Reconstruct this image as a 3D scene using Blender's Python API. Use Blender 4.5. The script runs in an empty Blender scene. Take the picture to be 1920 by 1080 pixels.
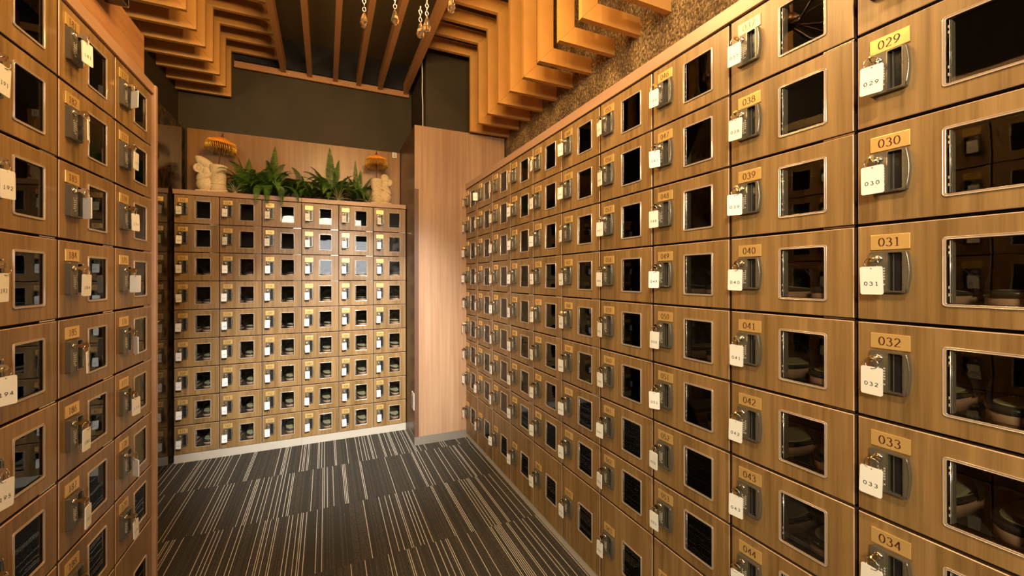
import bpy, bmesh, math, random
from mathutils import Vector, Matrix
from mathutils.geometry import tessellate_polygon
random.seed(7)
PI = math.pi
S = bpy.context.scene
COL = S.collection

# ------------------------------------------------------------------ camera
EYE = 1.1493
cd = bpy.data.cameras.new('camera')
cam = bpy.data.objects.new('camera', cd)
COL.objects.link(cam)
S.camera = cam
cd.sensor_fit = 'HORIZONTAL'; cd.sensor_width = 36.0
cd.lens = 701.43 / 1920 * 36
cd.shift_x = 74.1 / 1920
cd.shift_y = -19.18 / 1920
cd.clip_start = 0.02; cd.clip_end = 60
YAW, PITCH, ROLL = 0.373859, 0.001056, -0.000792
cy_, sy_ = math.cos(YAW), math.sin(YAW)
fwd = Vector((sy_ * math.cos(PITCH), cy_ * math.cos(PITCH), math.sin(PITCH)))
rgt = Vector((cy_, -sy_, 0)); upv = rgt.cross(fwd)
rgt2 = math.cos(ROLL) * rgt + math.sin(ROLL) * upv
upv2 = -math.sin(ROLL) * rgt + math.cos(ROLL) * upv
m = Matrix((rgt2, upv2, -fwd)).transposed().to_4x4()
m.translation = Vector((0, 0, EYE))
cam.matrix_world = m

# ------------------------------------------------------------------ world and colour
w = bpy.data.worlds.new('world'); S.world = w; w.use_nodes = True
w.node_tree.nodes['Background'].inputs[0].default_value = (1.0, 0.86, 0.66, 1)
w.node_tree.nodes['Background'].inputs[1].default_value = 0.03
S.view_settings.view_transform = 'Standard'
S.view_settings.look = 'None'
S.view_settings.exposure = 1.0
S.view_settings.gamma = 1.0
S.view_settings.use_curve_mapping = False

# ------------------------------------------------------------------ lights (the window, room lamps and added lights)
WARM = (1.0, 0.60, 0.22)
def look(o, target):
    o.rotation_euler = (Vector(target) - o.location).to_track_quat('-Z', 'Y').to_euler()
def area(name, loc, target, sx, sy, power, color, spread=PI):
    l = bpy.data.lights.new(name, 'AREA'); l.shape = 'RECTANGLE'; l.size = sx; l.size_y = sy
    l.energy = power; l.color = color; l.spread = spread
    o = bpy.data.objects.new(name, l); COL.objects.link(o); o.location = loc; look(o, target); return o
def spot(name, loc, target, power, color, ang=70, blend=0.6, r=0.03):
    l = bpy.data.lights.new(name, 'SPOT'); l.energy = power; l.color = color
    l.spot_size = math.radians(ang); l.spot_blend = blend; l.shadow_soft_size = r
    o = bpy.data.objects.new(name, l); COL.objects.link(o); o.location = loc; look(o, target); return o
area('window_daylight_low', (0.35, -2.93, 1.60), (0.25, 2.8, 0.7), 1.15, 0.72, 9, (0.95, 0.97, 1.0))
area('window_daylight_high', (-0.05, -2.93, 2.27), (0.25, 2.8, 0.9), 1.55, 0.32, 15, (1.0, 0.90, 0.72))
spot('added_far_locker_light', (0.30, -0.75, 2.60), (0.16, 2.83, 0.42), 620, (0.96, 0.99, 1.0), 33, 1.0, 0.05)  # added white light for the low far lockers, no known lobby fixture
spot('added_light_right', (0.36, 0.45, 2.86), (0.75, 2.4, 2.0), 8, WARM, 150, 0.8)  # added light towards the right boards, no downlight is fitted there
spot('spot_for_back_shelf', (-0.05, 1.35, 2.45), (-0.15, 2.95, 1.75), 11, WARM, 75)
spot('added_louvre_spot', (0.10, -0.45, 2.45), (0.05, 2.6, 2.66), 14, WARM, 66, 0.6)  # added from the camera side to brighten the louvre fronts
spot('spot_near_right_lockers', (-0.05, -0.25, 2.55), (0.95, 0.6, 1.2), 42, (1.0, 0.78, 0.51), 95)
area('added_right_locker_fill', (-1.15, -0.95, 1.95), (0.95, 0.75, 0.75), 0.35, 0.35, 21, (1.0, 0.84, 0.56))  # added fill to reach the slippers behind the right windows, no real lamp
spot('spot_near_left_lockers', (0.62, -0.2, 2.55), (-0.55, 1.3, 1.4), 25, (1.0, 0.55, 0.19), 95)
CHAND = (0.18, 0.93)

# ------------------------------------------------------------------ calibrated layout
XR, YR0, W, ZR = 0.9462, 0.3992, 0.24049, 1.7892
XL, YL0, ZL = -0.5527, 1.5891, 1.7783
YB, XB0, ZB = 2.8282, -0.8758, 1.6724
P = 0.18
WR = (2.5520 - YR0) / 9.0
YPIL = 2.5520
YBACK = 3.09
XSTONE, XDARK, XWALLR = -0.890, -0.932, 1.268
CEIL = 2.92
YREAR = -3.0

# ------------------------------------------------------------------ material helpers
MATS = {}
def new_mat(name):
    mt = bpy.data.materials.new(name); mt.use_nodes = True
    nt = mt.node_tree; b = nt.nodes['Principled BSDF']; MATS[name] = mt
    return mt, nt, b
def plain(name, col, rough=0.5, metal=0.0, spec=0.5, coat=0.0):
    mt, nt, b = new_mat(name)
    b.inputs['Base Color'].default_value = (*col, 1); b.inputs['Roughness'].default_value = rough
    b.inputs['Metallic'].default_value = metal; b.inputs['Specular IOR Level'].default_value = spec
    b.inputs['Coat Weight'].default_value = coat
    n = nt.nodes.new('ShaderNodeTexNoise'); n.inputs['Scale'].default_value = 60
    tc = nt.nodes.new('ShaderNodeTexCoord'); nt.links.new(tc.outputs['Object'], n.inputs['Vector'])
    mr = nt.nodes.new('ShaderNodeMapRange'); mr.inputs['To Min'].default_value = max(0, rough - 0.05); mr.inputs['To Max'].default_value = min(1, rough + 0.05)
    nt.links.new(n.outputs['Fac'], mr.inputs['Value']); nt.links.new(mr.outputs[0], b.inputs['Roughness'])
    return mt
def wood(name, dark, light, scale=(70, 70, 2.2), rough=0.38, coat=0.15, contrast=1.0, rnd=True):
    mt, nt, b = new_mat(name); L = nt.links
    tc = nt.nodes.new('ShaderNodeTexCoord'); oi = nt.nodes.new('ShaderNodeObjectInfo')
    add = nt.nodes.new('ShaderNodeVectorMath'); add.operation = 'ADD'
    mul = nt.nodes.new('ShaderNodeVectorMath'); mul.operation = 'SCALE'; mul.inputs[0].default_value = (3.1, 5.7, 9.3)
    L.new(oi.outputs['Random'], mul.inputs['Scale'])
    L.new(tc.outputs['Object'], add.inputs[0])
    if rnd: L.new(mul.outputs[0], add.inputs[1])
    mp = nt.nodes.new('ShaderNodeMapping'); mp.inputs['Scale'].default_value = scale
    L.new(add.outputs[0], mp.inputs['Vector'])
    n1 = nt.nodes.new('ShaderNodeTexNoise'); n1.inputs['Scale'].default_value = 1.0; n1.inputs['Detail'].default_value = 6; n1.inputs['Roughness'].default_value = 0.62
    L.new(mp.outputs[0], n1.inputs['Vector'])
    mp2 = nt.nodes.new('ShaderNodeMapping'); mp2.inputs['Scale'].default_value = tuple(s * 0.13 for s in scale)
    L.new(add.outputs[0], mp2.inputs['Vector'])
    n2 = nt.nodes.new('ShaderNodeTexNoise'); n2.inputs['Scale'].default_value = 1.0; n2.inputs['Detail'].default_value = 3; n2.inputs['Distortion'].default_value = 0.6
    L.new(mp2.outputs[0], n2.inputs['Vector'])
    mx = nt.nodes.new('ShaderNodeMix'); mx.data_type = 'FLOAT'; mx.inputs['Factor'].default_value = 0.45
    L.new(n1.outputs['Fac'], mx.inputs['A']); L.new(n2.outputs['Fac'], mx.inputs['B'])
    cr = nt.nodes.new('ShaderNodeValToRGB')
    c = 0.5 - 0.17 / contrast; d = 0.5 + 0.17 / contrast
    cr.color_ramp.elements[0].position = c; cr.color_ramp.elements[0].color = (*dark, 1)
    cr.color_ramp.elements[1].position = d; cr.color_ramp.elements[1].color = (*light, 1)
    L.new(mx.outputs['Result'], cr.inputs['Fac']); L.new(cr.outputs['Color'], b.inputs['Base Color'])
    bp = nt.nodes.new('ShaderNodeBump'); bp.inputs['Strength'].default_value = 0.05; bp.inputs['Distance'].default_value = 0.002
    L.new(n1.outputs['Fac'], bp.inputs['Height']); L.new(bp.outputs[0], b.inputs['Normal'])
    b.inputs['Roughness'].default_value = rough; b.inputs['Coat Weight'].default_value = coat; b.inputs['Coat Roughness'].default_value = 0.25
    return mt

M_DOOR = wood('locker_laminate', (0.175, 0.098, 0.030), (0.355, 0.212, 0.080), scale=(90, 90, 2.2), contrast=1.35)
M_EDGE = plain('edge_banding', (0.62, 0.40, 0.26), 0.28)
M_DOORSHADE = plain('door_side_shade', (0.10, 0.055, 0.030), 0.5)  # banded door sides coloured dark to stand for shade in the gaps
M_BOARD = wood('top_board_laminate', (0.38, 0.215, 0.125), (0.46, 0.28, 0.17), scale=(8, 8, 40), contrast=.6)
M_PANEL = wood('wall_panel_laminate', (0.185, 0.078, 0.012), (0.30, 0.140, 0.028), scale=(55, 55, 1.6))
M_PANELH = wood('horizontal_panel_laminate', (0.27, 0.12, 0.045), (0.46, 0.235, 0.10), scale=(40, 6, 55))
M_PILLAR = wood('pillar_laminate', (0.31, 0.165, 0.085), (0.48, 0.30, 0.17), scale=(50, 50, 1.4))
M_PILLARSHADE = wood('pillar_laminate_shaded', (0.085, 0.038, 0.014), (0.13, 0.06, 0.024), scale=(50, 50, 1.4))  # pillar laminate darkened, shade of the left face put into the colour
M_GUARD = plain('corner_guard', (0.13, 0.065, 0.035), 0.4)
M_LOUVER = wood('louver_wood', (0.50, 0.235, 0.055), (0.64, 0.33, 0.085), scale=(9, 30, 9), contrast=.6, coat=0.0, rough=.5)
M_BEAM = wood('beam_wood', (0.36, 0.16, 0.055), (0.47, 0.22, 0.08), scale=(40, 3, 40), contrast=.6, coat=0.0, rough=.5)
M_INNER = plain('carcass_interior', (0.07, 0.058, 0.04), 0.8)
M_TOEKICK = plain('plinth_paint', (0.50, 0.44, 0.35), 0.5)
M_BASEB = plain('vinyl_baseboard', (0.20, 0.17, 0.13), 0.55)
M_LOCK = plain('lock_body_paint', (0.15, 0.13, 0.092), 0.38, 0.35)
M_RECESS = plain('handle_recess_black', (0.012, 0.012, 0.012), 0.25)
M_LOCKRIM = plain('lock_rim_metal', (0.42, 0.38, 0.30), 0.28, 0.9)
M_CYL = plain('nickel', (0.72, 0.66, 0.55), 0.18, 1.0)
M_BRASS = plain('key_brass', (0.72, 0.55, 0.30), 0.22, 1.0)
M_PLATE = plain('gold_plate', (0.93, 0.62, 0.22), 0.30, 0.55, coat=0.3)
M_DIGIT = plain('plate_digit_ink', (0.075, 0.012, 0.008), 0.5)
M_TAG = plain('tag_plastic', (0.90, 0.89, 0.82), 0.35)
M_TAGINK = plain('tag_ink', (0.015, 0.015, 0.015), 0.5)
M_KEYPAD = plain('keypad_print', (0.55, 0.52, 0.45), 0.4)
M_DARKWALL = None
M_BLACK = plain('matt_black', (0.008, 0.008, 0.008), 0.8)
M_WHITE = plain('white_plastic', (0.75, 0.70, 0.60), 0.4)
M_SOLE = plain('slipper_sole', (0.60, 0.36, 0.23), 0.6)
M_INSOLE = plain('slipper_insole', (0.60, 0.55, 0.31), 0.6)
M_UPPER = plain('slipper_upper', (0.045, 0.042, 0.036), 0.3)

def acrylic():
    mt, nt, b = new_mat('clear_acrylic_frame')
    b.inputs['Base Color'].default_value = (0.62, 0.44, 0.30, 1); b.inputs['Roughness'].default_value = 0.10
    b.inputs['Transmission Weight'].default_value = 0.35; b.inputs['IOR'].default_value = 1.49
    b.inputs['Specular IOR Level'].default_value = 0.9
    n = nt.nodes.new('ShaderNodeTexNoise'); n.inputs['Scale'].default_value = 140
    tc = nt.nodes.new('ShaderNodeTexCoord'); nt.links.new(tc.outputs['Object'], n.inputs['Vector'])
    bp = nt.nodes.new('ShaderNodeBump'); bp.inputs['Strength'].default_value = 0.35; bp.inputs['Distance'].default_value = 0.002
    nt.links.new(n.outputs['Fac'], bp.inputs['Height']); nt.links.new(bp.outputs[0], b.inputs['Normal'])
    return mt
M_ACRYL = acrylic()
def glass():
    mt = bpy.data.materials.new('window_pane'); mt.use_nodes = True; nt = mt.node_tree; nt.nodes.clear()
    out = nt.nodes.new('ShaderNodeOutputMaterial'); mix = nt.nodes.new('ShaderNodeMixShader')
    tr = nt.nodes.new('ShaderNodeBsdfTransparent'); tr.inputs[0].default_value = (0.93, 0.93, 0.90, 1)
    gl = nt.nodes.new('ShaderNodeBsdfGlossy'); gl.inputs['Roughness'].default_value = 0.015
    fr = nt.nodes.new('ShaderNodeFresnel'); fr.inputs['IOR'].default_value = 1.52
    tc = nt.nodes.new('ShaderNodeTexCoord'); n = nt.nodes.new('ShaderNodeTexNoise'); n.inputs['Scale'].default_value = 9
    oi = nt.nodes.new('ShaderNodeObjectInfo'); n.noise_dimensions = '4D'
    mm = nt.nodes.new('ShaderNodeMath'); mm.operation = 'MULTIPLY'; mm.inputs[1].default_value = 30
    nt.links.new(oi.outputs['Random'], mm.inputs[0]); nt.links.new(mm.outputs[0], n.inputs['W'])
    bp = nt.nodes.new('ShaderNodeBump'); bp.inputs['Strength'].default_value = 0.02; bp.inputs['Distance'].default_value = 0.01
    nt.links.new(tc.outputs['Object'], n.inputs['Vector']); nt.links.new(n.outputs['Fac'], bp.inputs['Height'])
    nt.links.new(bp.outputs[0], gl.inputs['Normal'])
    nt.links.new(fr.outputs[0], mix.inputs[0]); nt.links.new(tr.outputs[0], mix.inputs[1]); nt.links.new(gl.outputs[0], mix.inputs[2])
    nt.links.new(mix.outputs[0], out.inputs[0]); return mt
M_GLASS = glass()
def clear_edge():
    mt = bpy.data.materials.new('clear_acrylic_sleeve'); mt.use_nodes = True; nt = mt.node_tree; nt.nodes.clear()
    out = nt.nodes.new('ShaderNodeOutputMaterial'); mix = nt.nodes.new('ShaderNodeMixShader'); mix.inputs[0].default_value = .16
    tr = nt.nodes.new('ShaderNodeBsdfTransparent'); tr.inputs[0].default_value = (.55, .50, .42, 1)
    gl = nt.nodes.new('ShaderNodeBsdfGlossy'); gl.inputs['Roughness'].default_value = .08; gl.inputs['Color'].default_value = (.8, .75, .68, 1)
    tc = nt.nodes.new('ShaderNodeTexCoord'); n = nt.nodes.new('ShaderNodeTexNoise'); n.inputs['Scale'].default_value = 160
    bp = nt.nodes.new('ShaderNodeBump'); bp.inputs['Strength'].default_value = .15; bp.inputs['Distance'].default_value = .002
    nt.links.new(tc.outputs['Object'], n.inputs['Vector']); nt.links.new(n.outputs['Fac'], bp.inputs['Height']); nt.links.new(bp.outputs[0], gl.inputs['Normal'])
    nt.links.new(tr.outputs[0], mix.inputs[1]); nt.links.new(gl.outputs[0], mix.inputs[2]); nt.links.new(mix.outputs[0], out.inputs[0]); return mt
M_CLEAR = clear_edge()
M_GLINT = plain('acrylic_painted_glint', (0.86, 0.78, 0.66), 0.15, 0.6)  # pale metallic colour stands for glints on the clear acrylic

def dark_wall():
    mt, nt, b = new_mat('dark_painted_wall'); L = nt.links
    tc = nt.nodes.new('ShaderNodeTexCoord'); n = nt.nodes.new('ShaderNodeTexNoise'); n.inputs['Scale'].default_value = 5; n.inputs['Detail'].default_value = 6
    L.new(tc.outputs['Object'], n.inputs['Vector'])
    cr = nt.nodes.new('ShaderNodeValToRGB'); e = cr.color_ramp.elements
    e[0].position = .35; e[0].color = (0.027, 0.016, 0.0015, 1); e[1].position = .72; e[1].color = (0.040, 0.025, 0.003, 1)
    L.new(n.outputs['Fac'], cr.inputs['Fac']); L.new(cr.outputs[0], b.inputs['Base Color'])
    b.inputs['Roughness'].default_value = 0.7
    return mt
M_DARKWALL = dark_wall()
M_CEIL = plain('ceiling_paint', (0.13, 0.088, 0.034), 0.85)
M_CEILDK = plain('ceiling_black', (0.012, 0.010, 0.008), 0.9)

def stone_rough():
    mt, nt, b = new_mat('split_face_stone'); L = nt.links
    tc = nt.nodes.new('ShaderNodeTexCoord')
    mp = nt.nodes.new('ShaderNodeMapping'); mp.inputs['Scale'].default_value = (1, 1, 0.6); mp.inputs['Rotation'].default_value = (0.5, 0, 0)
    L.new(tc.outputs['Object'], mp.inputs['Vector'])
    n = nt.nodes.new('ShaderNodeTexNoise'); n.inputs['Scale'].default_value = 130; n.inputs['Detail'].default_value = 7; n.inputs['Roughness'].default_value = .7
    L.new(mp.outputs[0], n.inputs['Vector'])
    n2 = nt.nodes.new('ShaderNodeTexNoise'); n2.inputs['Scale'].default_value = 12; n2.inputs['Detail'].default_value = 4; L.new(mp.outputs[0], n2.inputs['Vector'])
    ad = nt.nodes.new('ShaderNodeMix'); ad.data_type = 'FLOAT'; ad.inputs['Factor'].default_value = .25
    L.new(n.outputs['Fac'], ad.inputs['A']); L.new(n2.outputs['Fac'], ad.inputs['B'])
    cr = nt.nodes.new('ShaderNodeValToRGB'); e = cr.color_ramp.elements
    e[0].position = .40; e[0].color = (0.055, 0.028, 0.012, 1); e[1].position = .66; e[1].color = (0.80, 0.56, 0.25, 1)
    m_ = e.new(.5); m_.color = (0.19, 0.115, 0.042, 1)
    L.new(ad.outputs['Result'], cr.inputs['Fac']); L.new(cr.outputs[0], b.inputs['Base Color'])
    bp = nt.nodes.new('ShaderNodeBump'); bp.inputs['Strength'].default_value = 1.0; bp.inputs['Distance'].default_value = 0.012
    L.new(n.outputs['Fac'], bp.inputs['Height']); L.new(bp.outputs[0], b.inputs['Normal'])
    b.inputs['Roughness'].default_value = .6
    return mt
M_STONE = stone_rough()
def stone_polished():
    mt, nt, b = new_mat('polished_dark_stone'); L = nt.links
    tc = nt.nodes.new('ShaderNodeTexCoord')
    n = nt.nodes.new('ShaderNodeTexNoise'); n.inputs['Scale'].default_value = 22; n.inputs['Detail'].default_value = 9; n.inputs['Roughness'].default_value = .75
    L.new(tc.outputs['Object'], n.inputs['Vector'])
    br = nt.nodes.new('ShaderNodeTexBrick'); br.offset = 0.0
    mp = nt.nodes.new('ShaderNodeMapping'); mp.inputs['Rotation'].default_value = (0, PI / 2, 0)
    sx = nt.nodes.new('ShaderNodeSeparateXYZ'); cx = nt.nodes.new('ShaderNodeCombineXYZ')
    L.new(tc.outputs['Object'], sx.inputs[0]); L.new(sx.outputs['Y'], cx.inputs['X']); L.new(sx.outputs['Z'], cx.inputs['Y'])
    L.new(cx.outputs[0], br.inputs['Vector'])
    br.inputs['Scale'].default_value = 1; br.inputs['Brick Width'].default_value = .4; br.inputs['Row Height'].default_value = .36
    br.inputs['Mortar Size'].default_value = .0015
    br.inputs['Color1'].default_value = (0.9, 0.9, 0.9, 1); br.inputs['Color2'].default_value = (0.45, 0.45, 0.45, 1); br.inputs['Mortar'].default_value = (.1, .1, .1, 1)
    cr = nt.nodes.new('ShaderNodeValToRGB'); e = cr.color_ramp.elements
    e[0].position = .38; e[0].color = (0.010, 0.008, 0.005, 1); e[1].position = .72; e[1].color = (0.20, 0.125, 0.04, 1)
    L.new(n.outputs['Fac'], cr.inputs['Fac'])
    mu = nt.nodes.new('ShaderNodeMix'); mu.data_type = 'RGBA'; mu.blend_type = 'MULTIPLY'; mu.inputs['Factor'].default_value = 1
    L.new(cr.outputs[0], mu.inputs['A']); L.new(br.outputs['Color'], mu.inputs['B']); L.new(mu.outputs['Result'], b.inputs['Base Color'])
    b.inputs['Roughness'].default_value = .05; b.inputs['Specular IOR Level'].default_value = .5; b.inputs['IOR'].default_value = 1.45
    return mt
M_POLISH = stone_polished()

def carpet():
    mt, nt, b = new_mat('striped_carpet'); L = nt.links; N = nt.nodes.new
    def math_(op, a, b_=None, c=None):
        n = N('ShaderNodeMath'); n.operation = op
        for i, v in enumerate((a, b_, c)):
            if v is None: continue
            if isinstance(v, (int, float)): n.inputs[i].default_value = v
            else: L.new(v, n.inputs[i])
        return n.outputs[0]
    tc = N('ShaderNodeTexCoord'); sp = N('ShaderNodeSeparateXYZ'); L.new(tc.outputs['Object'], sp.inputs[0])
    X, Y = sp.outputs['X'], sp.outputs['Y']
    T = 0.4325
    row = math_('FLOOR', math_('DIVIDE', math_('SUBTRACT', Y, 2.445 - 20 * T), T))
    colm = math_('FLOOR', math_('DIVIDE', math_('ADD', X, 20 * T + 0.1), T))
    seed = math_('ADD', math_('MULTIPLY', row, 17.31), math_('MULTIPLY', colm, 5.77))
    def stripes(width, thr, off, duty):
        wn = N('ShaderNodeTexWhiteNoise'); wn.noise_dimensions = '2D'
        cell = math_('FLOOR', math_('DIVIDE', math_('ADD', X, 30.0 + off), width))
        cb = N('ShaderNodeCombineXYZ'); L.new(cell, cb.inputs[0]); L.new(math_('ADD', seed, off * 7), cb.inputs[1]); L.new(cb.outputs[0], wn.inputs['Vector'])
        inside = math_('LESS_THAN', math_('FRACT', math_('DIVIDE', math_('ADD', X, 30.0 + off), width)), duty)
        return wn.outputs['Value'], math_('MULTIPLY', inside, math_('GREATER_THAN', wn.outputs['Value'], thr))
    v1, s1 = stripes(0.0078, 0.73, 0.0, .27)
    v2, s2 = stripes(0.0052, 0.50, 0.311, .32)
    # dashes on the secondary lines
    dash = N('ShaderNodeTexNoise'); dash.inputs['Scale'].default_value = 1; dash.inputs['Detail'].default_value = 1
    dm = N('ShaderNodeMapping'); dm.inputs['Scale'].default_value = (300, 160, 1); L.new(tc.outputs['Object'], dm.inputs[0]); L.new(dm.outputs[0], dash.inputs['Vector'])
    s2d = math_('MULTIPLY', s2, math_('GREATER_THAN', dash.outputs['Fac'], 0.47))
    fl = N('ShaderNodeTexNoise'); fl.inputs['Scale'].default_value = 420; fl.inputs['Detail'].default_value = 3; L.new(tc.outputs['Object'], fl.inputs['Vector'])
    big = N('ShaderNodeTexNoise'); big.inputs['Scale'].default_value = 2.5; L.new(tc.outputs['Object'], big.inputs['Vector'])
    wt = N('ShaderNodeTexWhiteNoise'); wt.noise_dimensions = '1D'; L.new(seed, wt.inputs['W'])
    base = N('ShaderNodeValToRGB'); e = base.color_ramp.elements
    e[0].position = .35; e[0].color = (0.018, 0.017, 0.015, 1); e[1].position = .70; e[1].color = (0.092, 0.082, 0.064, 1)
    L.new(fl.outputs['Fac'], base.inputs['Fac'])
    mA = N('ShaderNodeMix'); mA.data_type = 'RGBA'; L.new(math_('MULTIPLY', s2d, 0.55), mA.inputs['Factor']); L.new(base.outputs[0], mA.inputs['A']); mA.inputs['B'].default_value = (0.21, 0.155, 0.10, 1)
    mB = N('ShaderNodeMix'); mB.data_type = 'RGBA'; L.new(s1, mB.inputs['Factor']); L.new(mA.outputs['Result'], mB.inputs['A']); mB.inputs['B'].default_value = (0.72, 0.66, 0.54, 1)
    L.new(mB.outputs['Result'], b.inputs['Base Color'])
    bp = N('ShaderNodeBump'); bp.inputs['Strength'].default_value = .6; bp.inputs['Distance'].default_value = .002
    L.new(fl.outputs['Fac'], bp.inputs['Height']); L.new(bp.outputs[0], b.inputs['Normal'])
    b.inputs['Roughness'].default_value = .95; b.inputs['Specular IOR Level'].default_value = .1
    return mt
M_CARPET = carpet()

# ------------------------------------------------------------------ mesh helpers
class MB:
    def __init__(s): s.v = []; s.f = []; s.m = []; s.sm = []
    def face(s, idx, m=0, sm=False): s.f.append(tuple(idx)); s.m.append(m); s.sm.append(sm)
    def add(s, verts, faces, m=0, sm=False):
        o = len(s.v); s.v += [tuple(v) for v in verts]
        for f in faces: s.face([o + i for i in f], m, sm)
    def box(s, x0, y0, z0, x1, y1, z1, m=0):
        v = [(x0, y0, z0), (x1, y0, z0), (x1, y1, z0), (x0, y1, z0), (x0, y0, z1), (x1, y0, z1), (x1, y1, z1), (x0, y1, z1)]
        s.add(v, [(3, 2, 1, 0), (4, 5, 6, 7), (0, 1, 5, 4), (1, 2, 6, 5), (2, 3, 7, 6), (3, 0, 4, 7)], m)
    def bevbox(s, x0, y0, z0, x1, y1, z1, b, m=0):
        pts = []
        bm = bmesh.new(); bmesh.ops.create_cube(bm, size=1)
        for v in bm.verts: v.co = Vector(((x0 + x1) / 2 + v.co.x * (x1 - x0), (y0 + y1) / 2 + v.co.y * (y1 - y0), (z0 + z1) / 2 + v.co.z * (z1 - z0)))
        bmesh.ops.bevel(bm, geom=bm.edges[:], offset=b, segments=2, affect='EDGES', profile=.6)
        bm.verts.index_update(); s.add([v.co.copy() for v in bm.verts], [[v.index for v in f.verts] for f in bm.faces], m); bm.free()
    def sheet(s, outer, holes, y0, y1, m=0, mo=None, mh=None, back=True):
        """closed slab in the x-z plane between y0 (front) and y1; outlines are (x, z) lists"""
        mo = m if mo is None else mo; mh = m if mh is None else mh
        loops = [outer] + holes
        polys = [[Vector((p[0], p[1], 0)) for p in l] for l in loops]
        tris = tessellate_polygon(polys); flat = [p for l in loops for p in l]
        o = len(s.v); n = len(flat)
        s.v += [(p[0], y0, p[1]) for p in flat] + [(p[0], y1, p[1]) for p in flat]
        for t in tris:
            a, b_, c = [flat[i] for i in t]
            ccw = (b_[0] - a[0]) * (c[1] - a[1]) - (b_[1] - a[1]) * (c[0] - a[0]) > 0
            t1 = t if ccw else t[::-1]           # normal toward -y
            s.face([o + i for i in t1], m)
            if back: s.face([o + n + i for i in t1[::-1]], m)
        k = 0
        for li, l in enumerate(loops):
            for i in range(len(l)):
                j = (i + 1) % len(l)
                s.face([o + k + i, o + n + k + i, o + n + k + j, o + k + j], mo if li == 0 else mh)
            k += len(l)
    def tube(s, pts, r, seg=8, m=0, closed=False, caps=True):
        pts = [Vector(p) for p in pts]; n = len(pts); rings = []
        rr = r if isinstance(r, (list, tuple)) else [r] * n
        up = None
        for i, p in enumerate(pts):
            if closed: t = pts[(i + 1) % n] - pts[i - 1]
            else: t = pts[min(i + 1, n - 1)] - pts[max(i - 1, 0)]
            t = t.normalized() if t.length > 1e-9 else Vector((0, 0, 1))
            if up is None:
                up = Vector((0, 0, 1)) if abs(t.z) < .9 else Vector((1, 0, 0))
            a = t.cross(up)
            if a.length < 1e-6: a = t.orthogonal()
            a.normalize(); b_ = a.cross(t).normalized(); up = b_
            rings.append([p + (a * math.cos(2 * PI * k / seg) + b_ * math.sin(2 * PI * k / seg)) * rr[i] for k in range(seg)])
        o = len(s.v)
        for rg in rings: s.v += [tuple(q) for q in rg]
        N_ = n if closed else n - 1
        for i in range(N_):
            for k in range(seg):
                a = o + i * seg + k; b_ = o + i * seg + (k + 1) % seg; c = o + ((i + 1) % n) * seg + (k + 1) % seg; d = o + ((i + 1) % n) * seg + k
                s.face((a, b_, c, d), m, True)
        if caps and not closed:
            s.face([o + k for k in range(seg)][::-1], m); s.face([o + (n - 1) * seg + k for k in range(seg)], m)
    def lathe(s, prof, seg=20, m=0, c=(0, 0, 0), sm=True):
        o = len(s.v)
        for r, z in prof:
            for k in range(seg): s.v.append((c[0] + r * math.cos(2 * PI * k / seg), c[1] + r * math.sin(2 * PI * k / seg), c[2] + z))
        for i in range(len(prof) - 1):
            for k in range(seg):
                s.face((o + i * seg + k, o + i * seg + (k + 1) % seg, o + (i + 1) * seg + (k + 1) % seg, o + (i + 1) * seg + k), m, sm)
    def ball(s, c, r, seg=12, m=0, sc=(1, 1, 1), rot=None):
        bm = bmesh.new(); bmesh.ops.create_uvsphere(bm, u_segments=seg, v_segments=max(6, seg // 2 + 2), radius=1)
        R = rot.to_3x3() if rot else Matrix.Identity(3)
        bm.verts.index_update()
        s.add([Vector(c) + R @ Vector((v.co.x * r * sc[0], v.co.y * r * sc[1], v.co.z * r * sc[2])) for v in bm.verts], [[v.index for v in f.verts] for f in bm.faces], m, True); bm.free()
    def mesh(s, name, mats):
        me = bpy.data.meshes.new(name); me.from_pydata(s.v, [], s.f); me.update()
        for i, p in enumerate(me.polygons): p.material_index = s.m[i]; p.use_smooth = s.sm[i]
        for mt in (mats if isinstance(mats, (list, tuple)) else [mats]): me.materials.append(mt)
        me.update(); return me
    def obj(s, name, mats, parent=None, loc=None):
        return link(name, s.mesh(name, mats), parent, loc)
def link(name, me, parent=None, loc=None):
    o = bpy.data.objects.new(name, me); COL.objects.link(o)
    if parent: o.parent = parent
    if loc: o.location = loc
    return o
def empty(name, loc=(0, 0, 0), rz=0):
    o = bpy.data.objects.new(name, None); COL.objects.link(o); o.location = loc; o.rotation_euler = (0, 0, rz); o.empty_display_size = .05
    return o
def tag(o, label=None, cat=None, group=None, kind=None):
    if label: o['label'] = label
    if cat: o['category'] = cat
    if group: o['group'] = group
    if kind: o['kind'] = kind
    return o
def struct(o, label=None):
    o['kind'] = 'structure'
    if label: o['label'] = label
    return o
def rrect(x0, z0, x1, z1, r, n=4):
    out = []
    for cx, cz, a0 in ((x1 - r, z1 - r, 0), (x0 + r, z1 - r, 90), (x0 + r, z0 + r, 180), (x1 - r, z0 + r, 270)):
        for k in range(n + 1):
            a = math.radians(a0 + 90 * k / n); out.append((cx + r * math.cos(a), cz + r * math.sin(a)))
    return out

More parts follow.
